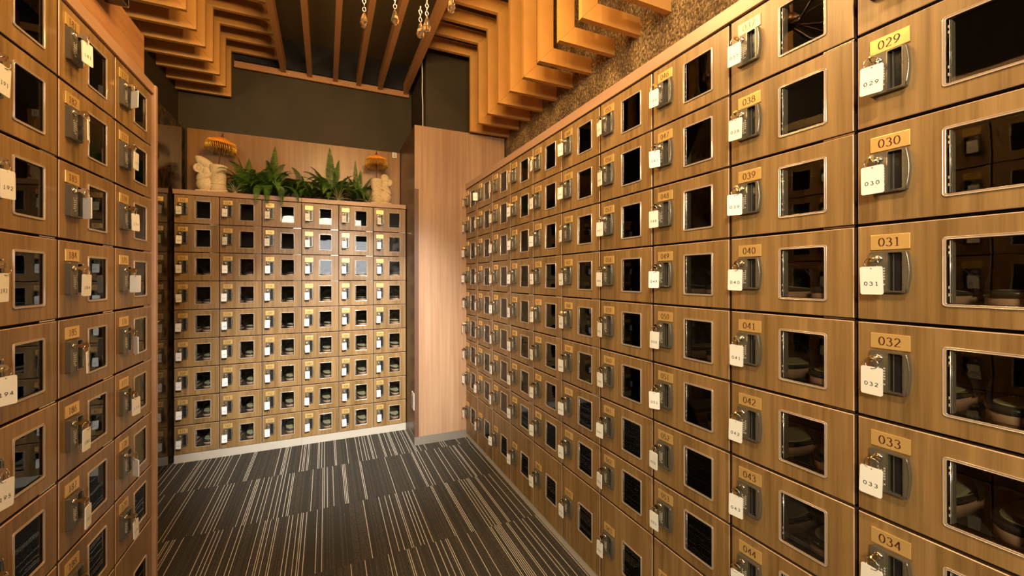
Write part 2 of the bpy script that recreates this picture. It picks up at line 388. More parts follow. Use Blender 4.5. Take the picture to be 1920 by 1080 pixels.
# ------------------------------------------------------------------ the setting
fl = MB(); fl.box(-2.2, YREAR - .05, -.05, XWALLR + .05, YBACK + .05, 0)
struct(fl.obj('floor', M_CARPET), 'dark grey carpet tiles with thin cream and brown stripes')
c = MB(); c.box(-2.2, YREAR - .05, CEIL, XWALLR + .05, YBACK + .05, CEIL + .05)
struct(c.obj('ceiling', M_CEIL), 'dark brown ceiling above the wooden louvres')
b_ = MB(); b_.box(XDARK - .05, YBACK, 0, XWALLR + .05, YBACK + .06, CEIL)
struct(b_.obj('wall_far', M_DARKWALL), 'dark painted wall above the far lockers')
b_ = MB(); b_.box(XDARK - .06, 1.62, 0, XDARK, YBACK, CEIL)
struct(b_.obj('wall_left', M_DARKWALL), 'dark painted wall on the left')
b_ = MB(); b_.box(XDARK, 1.63, 0, XSTONE, YBACK - .002, 2.16)
struct(b_.obj('trim_1', M_POLISH), 'polished dark stone cladding mirroring the lockers')
b_ = MB(); b_.box(XWALLR, YREAR, 0, XWALLR + .06, YBACK, CEIL)
struct(b_.obj('wall_right', M_STONE), 'rough split-face brown stone wall above the right lockers')
b_ = MB(); b_.box(-2.2, YREAR, 0, -2.14, 1.62, CEIL)
b_.box(-2.2, 1.62, 0, XDARK, 1.68, CEIL)
struct(b_.obj('wall_lobby', plain('lobby_paint', (0.12, 0.085, 0.05), .8)))
# rear wall with a window, behind the camera
b_ = MB()
b_.sheet([(-2.2, 0), (XWALLR, 0), (XWALLR, CEIL), (-2.2, CEIL)], [[(-.25, 1.22), (-.25, 2.58), (.95, 2.58), (.95, 1.22)]], YREAR, YREAR - .08)
struct(b_.obj('wall_rear', MATS['lobby_paint']))
# black soffit gap above the ledger on the far wall
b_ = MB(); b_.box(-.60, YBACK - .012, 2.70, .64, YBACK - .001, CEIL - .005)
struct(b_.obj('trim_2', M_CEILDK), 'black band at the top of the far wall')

# pillar
pl = MB()
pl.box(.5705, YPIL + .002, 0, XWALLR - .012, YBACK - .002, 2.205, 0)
po = pl.obj('wall_pillar', M_PILLARSHADE); struct(po, 'boxed wood-clad pillar between the far and right lockers')
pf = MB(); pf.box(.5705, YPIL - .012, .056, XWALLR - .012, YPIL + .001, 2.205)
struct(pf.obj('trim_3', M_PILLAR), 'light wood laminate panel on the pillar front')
pb = MB(); pb.box(.5695, YPIL - .016, 0, XR + .015, YPIL - .0121, .056)
struct(pb.obj('baseboard_pillar', M_BASEB), 'grey vinyl skirting at the foot of the pillar')
pb = MB(); pb.box(.5665, YPIL - .012, 0, .5704, YB - .004, .056)
struct(pb.obj('baseboard_pillar_side', M_BASEB))
g = MB(); g.box(.5695, YPIL - .0145, .057, .597, YPIL - .0121, 1.765); g.box(.5680, YPIL - .0145, .057, .5694, YPIL + .028, 1.765)
tag(g.obj('corner_guard', M_GUARD), 'dark brown plastic guard strip on the left corner of the wood-clad pillar', 'corner guard')
dk = MB(); dk.box(.665, YPIL + .05, 2.206, XWALLR - .03, YBACK - .002, CEIL - .002)
struct(dk.obj('wall_duct', M_DARKWALL), 'dark boxed duct above the pillar')
cb = MB(); cb.tube([(.655, YPIL + .10, 2.207), (.655, YPIL + .10, 2.40), (.650, YPIL + .10, 2.50), (.652, YPIL + .10, 2.60), (.648, YPIL + .10, 2.75), (.650, YPIL + .10, CEIL - .01)], .004, 6)
tag(cb.obj('cable', M_WHITE), 'thin pale cable running down the dark duct above the pillar', 'cable')
so = empty('power_outlet', (.5703, 2.583, .295))
q = MB(); q.bevbox(-.006, -.035, -.058, 0, .035, .058, .002); q.obj('cover_plate', M_WHITE, so)
q = MB(); q.box(-.0075, -.012, -.034, -.0061, .012, .034); q.obj('socket', plain('socket_grey', (.25, .23, .2), .5), so)
tag(so, 'white power outlet low on the dark side of the pillar', 'outlet')

# wood panel behind the plants and its sensor
b_ = MB(); b_.box(XB0 + .001, YBACK - .022, 1.60, .566, YBACK - .0005, 2.172)
struct(b_.obj('trim_4', M_PANEL), 'wood laminate panel behind the statues and ferns')
se = empty('room_sensor', (.520, YBACK - .0225, 2.147)); q = MB(); q.bevbox(-.018, -.012, -.022, .018, 0, .022, .002); q.obj('housing', M_WHITE, se)
q = MB()
for k in range(4): q.box(-.010, -.0128, -.012 + k * .007, .010, -.0121, -.009 + k * .007)
q.obj('vent_slots', M_LOCK, se)
tag(se, 'small white wall sensor at the top right corner of the wood panel', 'sensor')

# ledger
ld = MB(); ld.box(-.60, YBACK - .026, 2.640, .64, YBACK - .0125, 2.684)
for x in (-.25, .14, .60): ld.ball((x, YBACK - .026, 2.660), .004, 8, 1)
lo = ld.obj('ceiling_ledger', [M_BEAM, M_CYL]); tag(lo, 'long wooden ledger board screwed along the dark far wall', 'ledger')

# beams
BZ = 2.66
beams = [-.288, -.111, .07, .240, .405, .610]
for i, x in enumerate(beams):
    q = MB(); q.box(-.017, 0, 0, .017, YBACK - .0265 - .2, .085)
    o = q.obj('ceiling_beam', M_BEAM, None, (x, .2, BZ))
    tag(o, ['leftmost wooden ceiling beam, touching the left louvres', 'second wooden ceiling beam from the left', 'third wooden ceiling beam from the left',
            'fourth wooden ceiling beam from the left', 'fifth wooden ceiling beam, second from the right', 'rightmost wooden ceiling beam, touching the right louvres'][i],
        'beam', 'ceiling beams running towards the far wall')

# louvres: a low board, an upright and a high board, mitred, all in one x-z plane
def louver(y, side, xv, zb, zt, xwall, xin, bw, th, label, group):
    r = empty('ceiling_louver', (0, y, zb)); sg = 1 if side == 'R' else -1
    def quad(pts, name):
        q = MB(); pp = [(sg * a, b - zb) for a, b in pts]
        if sg < 0: pp = pp[::-1]
        q.sheet(pp, [], 0, th); q.obj(name, M_LOUVER, r)
    g = .0004
    xo = xv + bw
    quad([(xwall - g, zb), (xwall - g, zb + bw), (xo + g, zb + bw), (xv + g, zb)], 'lower_board')
    quad([(xv, zb + g * 2), (xo, zb + bw + g), (xo, zt + bw - g), (xv, zt - g)], 'upright_board')
    quad([(xin, zt), (xv - g, zt), (xo - g, zt + bw), (xin, zt + bw)], 'upper_board')
    tag(r, label, 'louver', group)
ordn = ['farthest', 'second farthest', 'third farthest', 'fourth farthest', 'fifth farthest', 'sixth farthest', 'seventh farthest', 'eighth farthest', 'ninth farthest', 'tenth farthest', 'eleventh farthest']
for i in range(10):
    th = .022
    louver(2.509 - .1545 * i - th - (.012 if i > 6 else 0), 'R', .961, 2.198, 2.735, XWALLR, .628, .078, th,
           ordn[i] + ' stepped wooden louvre over the right lockers' if i < 9 else 'nearest stepped wooden louvre over the right lockers, at the top edge',
           'stepped louvres on the right')
for i in range(12):  # nearest ones are out of view, added to shade the left board ends
    louver(3.035 - .1505 * i, 'L', .613, 2.415, 2.735, -XDARK, .307, .085, .02,
           (ordn[i] + ' stepped wooden louvre on the left side') if i < 7 else 'stepped wooden louvre on the left side, above the top edge of the photo',
           'stepped louvres on the left')

# ------------------------------------------------------------------ digits
def arc(cx, cz, rx, rz, a0, a1, n=14):
    return [(cx + rx * math.cos(math.radians(a0 + (a1 - a0) * k / n)), cz + rz * math.sin(math.radians(a0 + (a1 - a0) * k / n))) for k in range(n + 1)]
def six(): return [(.49, .93), (.34, .84), (.18, .64), (.09, .44), (.06, .30)]
SK = {
 '0': [arc(.3, .5, .25, .46, 0, 360, 24)],
 '1': [[(.14, .84), (.30, .95)], [(.30, .96), (.30, .02)], [(.13, .02), (.47, .02)]],
 '2': [arc(.29, .70, .22, .25, 165, -35, 14) + [(.05, .04)], [(.05, .04), (.56, .04)]],
 '3': [arc(.27, .74, .20, .21, 155, -90, 12), arc(.27, .27, .25, .26, 90, -155, 14)],
 '4': [[(.42, .02), (.42, .96)], [(.42, .96), (.03, .30)], [(.03, .30), (.57, .30)]],
 '5': [[(.52, .95), (.16, .95)], [(.16, .95), (.12, .56)], arc(.27, .30, .25, .28, 125, -150, 14)],
 '6': [six(), arc(.30, .30, .24, .28, 180, 540, 20)],
 '7': [[(.05, .95), (.56, .95)], [(.56, .95), (.22, .02)]],
 '8': [arc(.30, .73, .19, .21, 0, 360, 18), arc(.30, .27, .24, .26, 0, 360, 18)],
}
SK['9'] = [[(.6 - x, 1 - z) for x, z in s] for s in SK['6']]
def text_strokes(mb, txt, x0, z0, h, y, wx, pitch, thin, thick, m):
    """flat ribbons standing 0.2 mm proud of their plate"""
    x = x0
    for ch in txt:
        for s in SK[ch]:
            pts = [Vector((x + p[0] * h * wx, 0, z0 + p[1] * h)) for p in s]
            n = len(pts); closed = (pts[0] - pts[-1]).length < 1e-6
            L, R = [], []
            for i, p in enumerate(pts):
                if closed: t = pts[(i + 1) % (n - 1)] - pts[(i - 1) % (n - 1)]
                else: t = pts[min(i + 1, n - 1)] - pts[max(i - 1, 0)]
                t.normalize(); nn = Vector((-t.z, 0, t.x))
                wd = (thin + (thick - thin) * abs(t.z)) * .5 * h
                L.append(p + nn * wd); R.append(p - nn * wd)
            o = len(mb.v)
            for a, b in zip(L, R): mb.v.append((a.x, y, a.z)); mb.v.append((b.x, y, b.z))
            for i in range(n - 1): mb.face((o + 2 * i, o + 2 * i + 1, o + 2 * i + 3, o + 2 * i + 2), m)
        x += pitch * h
    return x

# ------------------------------------------------------------------ locker door parts (door frame: x to the right, y into the cabinet, z up; origin = top left corner)
def outline_lock():
    pts = [(.023, -.124), (.024, -.1262), (.068, -.1262)]
    for k in range(9):
        t = k / 8; z = -.124 + t * .071; pts.append((.0705 + .0035 * math.sin(PI * t), z))
    pts += [(.068, -.0525), (.025, -.0525), (.023, -.0545)]
    return pts
def shift(me, dz):
    m2 = me.copy(); m2.transform(Matrix.Translation((0, 0, dz))); return m2
G = .0031
def door_mesh(h, dz):
    q = MB()
    c = .0013
    hole = rrect(.112, -.144 + dz, .193, -.036 + dz, .003)[::-1]
    q.sheet([(G + c, -h + G + c), (W - G - c, -h + G + c), (W - G - c, -G - c), (G + c, -G - c)], [hole], 0, .018, 0, 1, 1)
    q.f, q.m, q.sm = map(list, zip(*[t for t in zip(q.f, q.m, q.sm) if not (t[1] == 1 and all(min(abs(q.v[i][0] - G - c), abs(q.v[i][0] - W + G + c)) < 1e-5 for i in t[0]))]))
    o = len(q.v)
    for k, (yy, e) in enumerate(((0, c), (c, 0), (.018, 0))):
        q.v += [(G + e, yy, -h + G + e), (W - G - e, yy, -h + G + e), (W - G - e, yy, -G - e), (G + e, yy, -G - e)]
    for k in range(2):
        for i in range(4):
            j = (i + 1) % 4; q.face((o + k * 4 + i, o + k * 4 + 4 + i, o + k * 4 + 4 + j, o + k * 4 + j), 1 if k == 0 else 2)
    return q.mesh('door', [M_DOOR, M_EDGE, M_DOORSHADE])
q = MB(); q.sheet(outline_lock(), [rrect(.0475, -.1235, .0665, -.0545, .002)], -.010, 0, 0); ME_LOCK = q.mesh('lock', [M_LOCK])
# lock rim: a thin bright edge round the handle slot and along the curved side
q = MB(); q.sheet(rrect(.0465, -.1245, .0675, -.0535, .0025), [rrect(.048, -.123, .066, -.055, .002)], -.0112, -.0101)
rim = [(.0705 + .0035 * math.sin(PI * k / 12), -.0103, -.1235 + k / 12 * .070) for k in range(13)]
q.tube(rim, .0009, 6); ME_RIM = q.mesh('lock_rim', [M_LOCKRIM])
q = MB(); q.box(.0477, -.0012, -.1233, .0663, -.0004, -.0547, 0)
q.box(.0520, -.004, -.1230, .0530, -.0013, -.0550, 1); ME_REC = q.mesh('handle_recess', [M_RECESS, M_LOCK])
q = MB()
for i in range(3):
    for j in range(7):
        if (i * 3 + j * 5) % 11 == 0: continue
        q.box(.0340 + i * .0040, -.0108, -.1130 + j * .0048, .0362 + i * .0040, -.01005, -.1103 + j * .0048)
ME_PAD = q.mesh('keypad_print', [M_KEYPAD])
q = MB()
prof = [(0.0001, -.0135), (.0035, -.0135), (.0062, -.0125), (.0064, -.0101)]
seg = 16; o0 = len(q.v)
for r, y in prof:
    for k in range(seg): q.v.append((.035 + r * math.cos(2 * PI * k / seg), y, -.065 + r * math.sin(2 * PI * k / seg)))
for i in range(len(prof) - 1):
    for k in range(seg): q.face((i * seg + k, i * seg + (k + 1) % seg, (i + 1) * seg + (k + 1) % seg, (i + 1) * seg + k), 0, True)
ME_CYL = q.mesh('lock_cylinder', [M_CYL])
# window frame: a thin clear bezel on the face and a clear sleeve through the door
q = MB(); q.sheet(rrect(.1090, -.1470, .1960, -.0330, .005), [rrect(.1128, -.1432, .1922, -.0368, .003)], -.0018, -.00005, 0)
q.tube([(p[0], -.0018, p[1]) for p in rrect(.1094, -.1466, .1956, -.0334, .005)], .0007, 5, 2, closed=True)
q.tube([(p[0], -.0018, p[1]) for p in rrect(.1126, -.1434, .1924, -.0366, .003)], .0006, 5, 2, closed=True)
q.sheet(rrect(.1124, -.1436, .1926, -.0364, .003), [rrect(.1142, -.1418, .1908, -.0382, .002)], 0.0, .0172, 1)
q.box(.1176, .0031, -.1412, .1181, .0165, -.0388, 2)
for dz in (-.050, -.066, -.114, -.130):          # clips on the hinge side, some coloured as glints
    q.box(.1146, .0050, dz, .1178, .011, dz + .004, 2 if dz in (-.066, -.130) else 1)
q.tube([(.1168, .0008, -.1410), (.1168, .0008, -.0390)], .0006, 5, 2)  # bright line and the clips below stand for glints beside the pane
for dz in (-.052, -.061, -.118, -.130):
    q.box(.1150, .0002, dz, .1163, .0014, dz + .0045, 2)
ME_FRAME = q.mesh('window_frame', [M_ACRYL, M_CLEAR, M_GLINT])
q = MB(); q.box(.1143, .0016, -.1417, .1907, .0028, -.0383); ME_PANE = q.mesh('window_pane', [M_GLASS])
q = MB(); q.box(W - .052, .0035, -G * .45, W - .003, .016, G * .45); ME_HINGE = q.mesh('hinge', [M_CYL])
DZB = -.065
H_LAST = (ZR - 8 * P) - .034
DOORS = {'n': door_mesh(P, 0), 'tall': door_mesh(H_LAST, DZB)}
PARTS = {'n': [('lock', ME_LOCK), ('lock_rim', ME_RIM), ('handle_recess', ME_REC), ('keypad_print', ME_PAD), ('lock_cylinder', ME_CYL), ('window_frame', ME_FRAME), ('window_pane', ME_PANE)]}
PARTS['tall'] = [(n, shift(me, DZB)) for n, me in PARTS['n']]
def plate_mesh(num, dz):
    q = MB(); q.bevbox(.0215, -.0024, -.0488 + dz, .0728, -.00005, -.0212 + dz, .0007, 0)
    t = '%03d' % num
    text_strokes(q, t, .0325, -.0428 + dz, .0158, -.0026, .88, .64, .062, .12, 1)
    return q.mesh('number_plate', [M_PLATE, M_DIGIT])

def build_cabinet(origin, rz, ncols, rows, ztop, nums, label, tall, group, depth, wcol=W, zbot=0.0):
    root = empty('locker_cabinet', origin, rz); tag(root, label, 'shoe lockers', group)
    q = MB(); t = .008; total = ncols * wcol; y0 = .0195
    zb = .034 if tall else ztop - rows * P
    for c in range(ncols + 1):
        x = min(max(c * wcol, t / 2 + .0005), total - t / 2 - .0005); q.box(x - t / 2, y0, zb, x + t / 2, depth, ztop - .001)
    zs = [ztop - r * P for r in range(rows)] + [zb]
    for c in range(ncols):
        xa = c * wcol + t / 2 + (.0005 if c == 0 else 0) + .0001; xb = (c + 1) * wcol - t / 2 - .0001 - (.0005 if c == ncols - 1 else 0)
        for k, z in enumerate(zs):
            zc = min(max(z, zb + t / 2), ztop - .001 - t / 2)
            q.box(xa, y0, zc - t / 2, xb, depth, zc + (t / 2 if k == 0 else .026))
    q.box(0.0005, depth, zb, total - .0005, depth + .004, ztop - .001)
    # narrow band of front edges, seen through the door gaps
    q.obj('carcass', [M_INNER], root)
    q = MB(); q.box(.0005, .004, 0.0, total - .0005, .018, zb - .001); q.obj('plinth', M_TOEKICK, root)
    for c in range(ncols):
        for r in range(rows):
            kind = 'tall' if (tall and r == rows - 1) else 'n'; dz = DZB if kind == 'tall' else 0
            d = link('door', DOORS[kind], root, (c * wcol, 0, ztop - r * P))
            if wcol != W: d.scale = (wcol / W, 1, 1)
            for n, me in PARTS[kind]: link(n, me, d)
            if r > 0: link('hinge', ME_HINGE, d)
            pm = plate_mesh(nums[c] + r, dz)
            o = link('number_plate', pm, d)
    return root

# ------------------------------------------------------------------ keys
def key_mesh():
    q = MB()
    # shank from the cylinder outwards (local -y is out of the door); bow is a flat disc standing vertical along y
    q.box(-.0009, -.008, -.0032, .0009, .0005, .0032)
    prof = []
    for k in range(14):
        a = 2 * PI * k / 14; prof.append((-.0155 + .0085 * math.cos(a), .0068 * math.sin(a)))
    hole = [(-.0195 + .002 * math.cos(2 * PI * k / 8), .002 * math.sin(2 * PI * k / 8)) for k in range(8)]
    s2 = MB(); s2.sheet(prof, [hole], -.001, .001)
    # sheet lives in x-z; swap so that its x becomes y
    o = len(q.v); q.v += [(v[1], v[0], v[2]) for v in s2.v]
    for f in s2.f: q.face([o + i for i in f][::-1], 0)
    return q.mesh('key', [M_BRASS])
ME_KEY = key_mesh()
def ring_mesh():
    q = MB(); R = .0095
    q.tube([(0, R * math.cos(2 * PI * k / 20), -.0085 + R * math.sin(2 * PI * k / 20)) for k in range(20)], .0008, 6, closed=True)
    return q.mesh('key_ring', [M_CYL])
ME_RING = ring_mesh()
TW, TH, TT = .0295, .0500, .0022
def tag_mesh(num):
    q = MB()
    hole = [(.0014 * math.cos(-2 * PI * k / 8), -.0035 + .0014 * math.sin(-2 * PI * k / 8)) for k in range(8)]
    q.sheet(rrect(-TW / 2, -TH, TW / 2, 0, .003), [hole], -TT / 2, TT / 2)
    text_strokes(q, '%03d' % num, -.0096, -.0340, .0068, -TT / 2 - .0002, 1.15, 1.05, .15, .15, 1)
    return q.mesh('number_tag', [M_TAG, M_TAGINK])
krand = random.Random(3)
def make_key(world_pt, rz, num, label, group, tw=None):
    """world_pt: lock cylinder face; rz: cabinet rotation"""
    k = empty('locker_key', world_pt, rz); tag(k, label, 'key', group)
    kb = link('key_blade', ME_KEY, k); kb.rotation_euler = (0, krand.choice([0, 0, .2, -.25]), 0)
    rg = link('key_ring', ME_RING, k, (0, -.0195, .0)); rg.rotation_euler = (0, 0, PI / 2 + krand.uniform(-.5, .5))
    tm = link('number_tag', tag_mesh(num), k, (krand.uniform(-.002, .003), -.0195 + krand.uniform(-.002, .001), -.0147))
    a = krand.gauss(0, .16) if tw is None else tw
    tm.rotation_euler = (krand.uniform(-.03, .03), krand.uniform(-.03, .03), a)
    return k

def place_keys(origin, rz, ncols, rows, ztop, nums, tall, where, group, wcol=W, only=None, twist=None):
    M = Matrix.Translation(origin) @ Matrix.Rotation(rz, 4, 'Z')
    for c in range(ncols):
        if only is not None and c not in only: continue
        for r in range(rows):
            dz = DZB if (tall and r == rows - 1) else 0
            p = M @ Vector((c * wcol + .035 * wcol / W, -.0136, ztop - r * P - .065 + dz))
            num = nums[c] + r
            tw = None
            if twist: tw = twist.get(num, None)
            make_key(p, rz, num, 'key with white tag %03d hanging in its lock %s' % (num, where), group, tw)

# right bank: columns run from the pillar (left as seen) to the camera (right)
def right_unit(c_hi, n, nums, label, only=None):
    # c_hi: boundary index nearest the pillar
    org = (XR, YR0 + c_hi * WR, 0)
    build_cabinet(org, -PI / 2, n, 9, ZR, nums, label, True, 'shoe locker cabinets of the right wall', .29, WR)
    place_keys(org, -PI / 2, n, 9, ZR, nums, True, 'on the right wall', 'locker keys on the right wall', WR, only, {49: 1.1, 39: 0.5, 47: .6, 51: .5, 48: .15, 50: .1, 100: 1.2})
right_unit(9, 2, [109, 100], 'far end locker cabinet of the right wall, doors 100 to 117, against the pillar')
right_unit(7, 3, [91, 82, 73], 'locker cabinet of the right wall with doors 073 to 099')
right_unit(4, 3, [64, 55, 46], 'locker cabinet of the right wall with doors 046 to 072')
right_unit(1, 3, [37, 28, 19], 'nearest locker cabinet of the right wall with doors 028 to 045', [0, 1])
tb = MB(); tb.bevbox(XR - .006, YR0 - 2 * WR, ZR + .001, XWALLR - .001, YPIL - .018, ZR + .039, .0015)
tag(tb.obj('top_board', M_BOARD), 'long pale wood board capping the right wall of lockers', 'top board')
fc = MB(); 
# back bank
for u in range(2):
    org = (XB0 + u * 3 * W, YB, 0)
    nums = [[163, 154, 145], [136, 127, 118]][u]
    build_cabinet(org, 0, 3, 9, ZB, nums, ['far locker cabinet on the left, doors 145 to 171, under the taller statue', 'far locker cabinet on the right, doors 118 to 144, beside the pillar'][u], False, 'shoe locker cabinets at the far end', .232)
    place_keys(org, 0, 3, 9, ZB, nums, False, 'at the far end', 'locker keys at the far end')
    x0 = XB0 + u * 3 * W - (.004 if u == 0 else -.0005); x1 = XB0 + (u + 1) * 3 * W - (.0005 if u == 0 else .001)
    q = MB(); q.bevbox(x0, YB - .006, ZB + .001, x1, YBACK - .023, ZB + .031, .0015)
    tag(q.obj('top_board', M_BOARD), ['pale wood top board under the left statue and ferns', 'pale wood top board under the right statue beside the pillar'][u], 'top board')
# left bank (faces +x): columns run from near (left as seen) to far
for u in range(2):
    yb = YL0 - (u + 1) * 3 * W
    org = (XL, yb, 0); nums = [[190, 181, 172], [217, 208, 199]][u]
    build_cabinet(org, PI / 2, 3, 9, ZL, nums, ['left foreground locker cabinet with doors 172 to 198', 'left locker cabinet beside the camera with doors 199 to 225'][u], True, 'shoe locker cabinets of the left row', .29)
    place_keys(org, PI / 2, 3, 9, ZL, nums, True, 'in the left row', 'locker keys in the left row', W, None if u == 0 else [2], {172: .9, 175: 1.25, 183: .9, 176: .7, 178: .8, 182: .35})
tb = MB(); tb.bevbox(XL - .30, YL0 - 6 * W, ZL + .001, XL + .006, YL0 - .0005, ZL + .034, .0015)
tag(tb.obj('top_board', M_BOARD), 'pale wood board capping the left row of lockers', 'top board')
ep = MB(); ep.bevbox(XL - .31, YL0 + .0005, 0, XL + .011, YL0 + .019, ZL + .034, .004)
tag(ep.obj('end_panel', M_BOARD), 'pale rounded end panel closing the left row of lockers', 'end panel')
# wood upstand above the left bank, with the lamp box on it
b_ = MB(); b_.box(XL - .30, YL0 - 6 * W, ZL + .0345, XL - .045, 1.655, 2.005)
struct(b_.obj('trim_5', M_PANELH), 'wood panel above the left row of lockers')
eb = empty('wall_lamp_box', (XL - .0445, 1.225, 1.985)); q = MB()
q.bevbox(0, -.20, -.035, .055, .18, .035, .004); q.obj('housing', plain('beige_housing', (.42, .33, .2), .45), eb)
q = MB(); q.box(.004, -.195, -.0362, .052, .172, -.0351); q.box(.0551, -.19, -.034, .0562, .172, -.010); q.obj('dark_lens', plain('dark_lens', (.006, .005, .006), .08), eb)
tag(eb, 'beige box with a dark glossy lens on the wood panel above the left lockers', 'wall lamp')

# ------------------------------------------------------------------ slippers
def slipper_outline(n=28, L=.200, wd=.084):
    pts = []
    for k in range(n):
        a = 2 * PI * k / n; y = .5 - .5 * math.cos(a)     # 0 heel (front of locker) .. 1 toe
        half = (.40 + .10 * math.sin(min(1, y * 1.15) * PI / 2)) * (max(0.0, 1 - (2 * y - 1) ** 4)) ** .5
        x = half * wd * (1 if math.sin(a) >= 0 else -1)
        pts.append((x, y * L))
    return pts
def slab(pts, z0, z1, m=0, q=None, grow=1.0, zf=None):
    q = q or MB(); n = len(pts); cx = sum(p[0] for p in pts) / n; cy = sum(p[1] for p in pts) / n
    P_ = [((p[0] - cx) * grow + cx, (p[1] - cy) * grow + cy) for p in pts]
    zf = zf or (lambda y: 0); o = len(q.v)
    q.v += [(p[0], p[1], z0) for p in P_] + [(p[0], p[1], z1 + zf(p[1])) for p in P_]
    q.face(list(range(o, o + n)), m); q.face([o + n + i for i in range(n)][::-1], m)
    for i in range(n):
        j = (i + 1) % n; q.face((o + i, o + n + i, o + n + j, o + j), m, True)
    return q
so_ = slipper_outline()
heelup = lambda y: .010 * max(0, 1 - y / .12)
ME_SOLE = slab(so_, 0, .022, zf=heelup).mesh('sole', [M_SOLE])
qq = slab(so_, .0223, .0245, zf=heelup, grow=1.03); ME_TRIM = qq.mesh('welt', [M_UPPER])
ME_INS = slab(so_, .0247, .0262, zf=heelup, grow=.86).mesh('insole', [M_INSOLE])
def upper_mesh():
    q = MB(); n = 12; rows = 9; o = 0; L = .200
    for i in range(rows):
        t = i / (rows - 1); y = L * (.42 + .575 * t)
        half = .045 * (max(0.02, 1 - (2 * (y / L) - 1) ** 4)) ** .5; hgt = .024 + .042 * (1 - t) ** .7
        for k in range(n + 1):
            a = PI * k / n; q.v.append((half * math.cos(a), y - .012 * math.sin(a) * (1 - t), .0225 + hgt * math.sin(a) ** .8))
    for i in range(rows - 1):
        for k in range(n): q.face((i * (n + 1) + k, i * (n + 1) + k + 1, (i + 1) * (n + 1) + k + 1, (i + 1) * (n + 1) + k), 0, True)
    return q.mesh('upper', [M_UPPER])
ME_UP = upper_mesh()
srand = random.Random(11)
def slipper(wp, rz, label, group):
    r = empty('slipper', wp, rz); tag(r, label, 'slipper', group)
    link('sole', ME_SOLE, r); link('welt', ME_TRIM, r); link('insole', ME_INS, r); link('upper', ME_UP, r)
def pairs(origin, rz, ncols, rows, ztop, nums, where, wcol=W, cols=None, y0=.024, group=''):
    M = Matrix.Translation(origin) @ Matrix.Rotation(rz, 4, 'Z')
    for c in (cols or range(ncols)):
        for r in rows:
            zf = ztop - (r + 1) * P + .0265; jit = srand.uniform(-.006, .006)
            for s, nm in ((-1, 'left'), (1, 'right')):
                p = M @ Vector((c * wcol + wcol / 2 + s * .050 + jit * .8, y0 + abs(jit) + srand.uniform(0, .004), zf))
                slipper(p, rz + srand.uniform(-.04, .04), '%s slipper inside locker %03d %s' % (nm, nums[c] + r, where), group)
pairs((XB0, YB, 0), 0, 3, range(2, 9), ZB, [163, 154, 145], 'at the far end', y0=.024, group='slippers in the far lockers')
pairs((XB0 + 3 * W, YB, 0), 0, 3, range(2, 9), ZB, [136, 127, 118], 'at the far end', y0=.024, group='slippers in the far lockers')
pairs((XR, YR0 + 4 * WR, 0), -PI / 2, 3, range(3, 7), ZR, [64, 55, 46], 'on the right wall', WR, [0, 1, 2], group='slippers in the right lockers')
pairs((XR, YR0 + 1 * WR, 0), -PI / 2, 3, range(3, 8), ZR, [37, 28, 19], 'on the right wall', WR, [0, 1], group='slippers in the right lockers')
pairs((XR, YR0 + 4 * WR, 0), -PI / 2, 3, [7], ZR, [64, 55, 46], 'on the right wall', WR, [1, 2], group='slippers in the right lockers')
pairs((XL, YL0 - 3 * W, 0), PI / 2, 3, range(4, 7), ZL, [190, 181, 172], 'in the left row', W, [0, 1, 2], group='slippers in the left lockers')

# ------------------------------------------------------------------ statues
M_SAND = None
def sandstone():
    mt, nt, b = new_mat('carved_sandstone'); tc = nt.nodes.new('ShaderNodeTexCoord'); n = nt.nodes.new('ShaderNodeTexNoise'); n.inputs['Scale'].default_value = 90; n.inputs['Detail'].default_value = 5
    nt.links.new(tc.outputs['Object'], n.inputs['Vector']); cr = nt.nodes.new('ShaderNodeValToRGB'); e = cr.color_ramp.elements
    e[0].color = (.62, .48, .28, 1); e[0].position = .3; e[1].color = (.76, .62, .39, 1); e[1].position = .7
    nt.links.new(n.outputs['Fac'], cr.inputs['Fac']); nt.links.new(cr.outputs[0], b.inputs['Base Color']); b.inputs['Roughness'].default_value = .85
    bp = nt.nodes.new('ShaderNodeBump'); bp.inputs['Strength'].default_value = .3; bp.inputs['Distance'].default_value = .002; nt.links.new(n.outputs['Fac'], bp.inputs['Height']); nt.links.new(bp.outputs[0], b.inputs['Normal'])
    return mt
M_SAND = sandstone()
def sculpt(name, parent, builder, voxel=.0026, mat=None):
    q = MB(); builder(q); o = q.obj(name, mat or M_SAND, parent)
    bm = bmesh.new(); bm.from_mesh(o.data); bmesh.ops.recalc_face_normals(bm, faces=bm.faces[:]); bm.to_mesh(o.data); bm.free()
    r = o.modifiers.new('remesh', 'REMESH'); r.mode = 'VOXEL'; r.voxel_size = voxel; r.use_smooth_shade = True
    s = o.modifiers.new('smooth', 'SMOOTH'); s.factor = .5; s.iterations = 2
    return o
E3 = lambda x, y, z: Matrix.Rotation(z, 3, 'Z') @ Matrix.Rotation(y, 3, 'Y') @ Matrix.Rotation(x, 3, 'X')
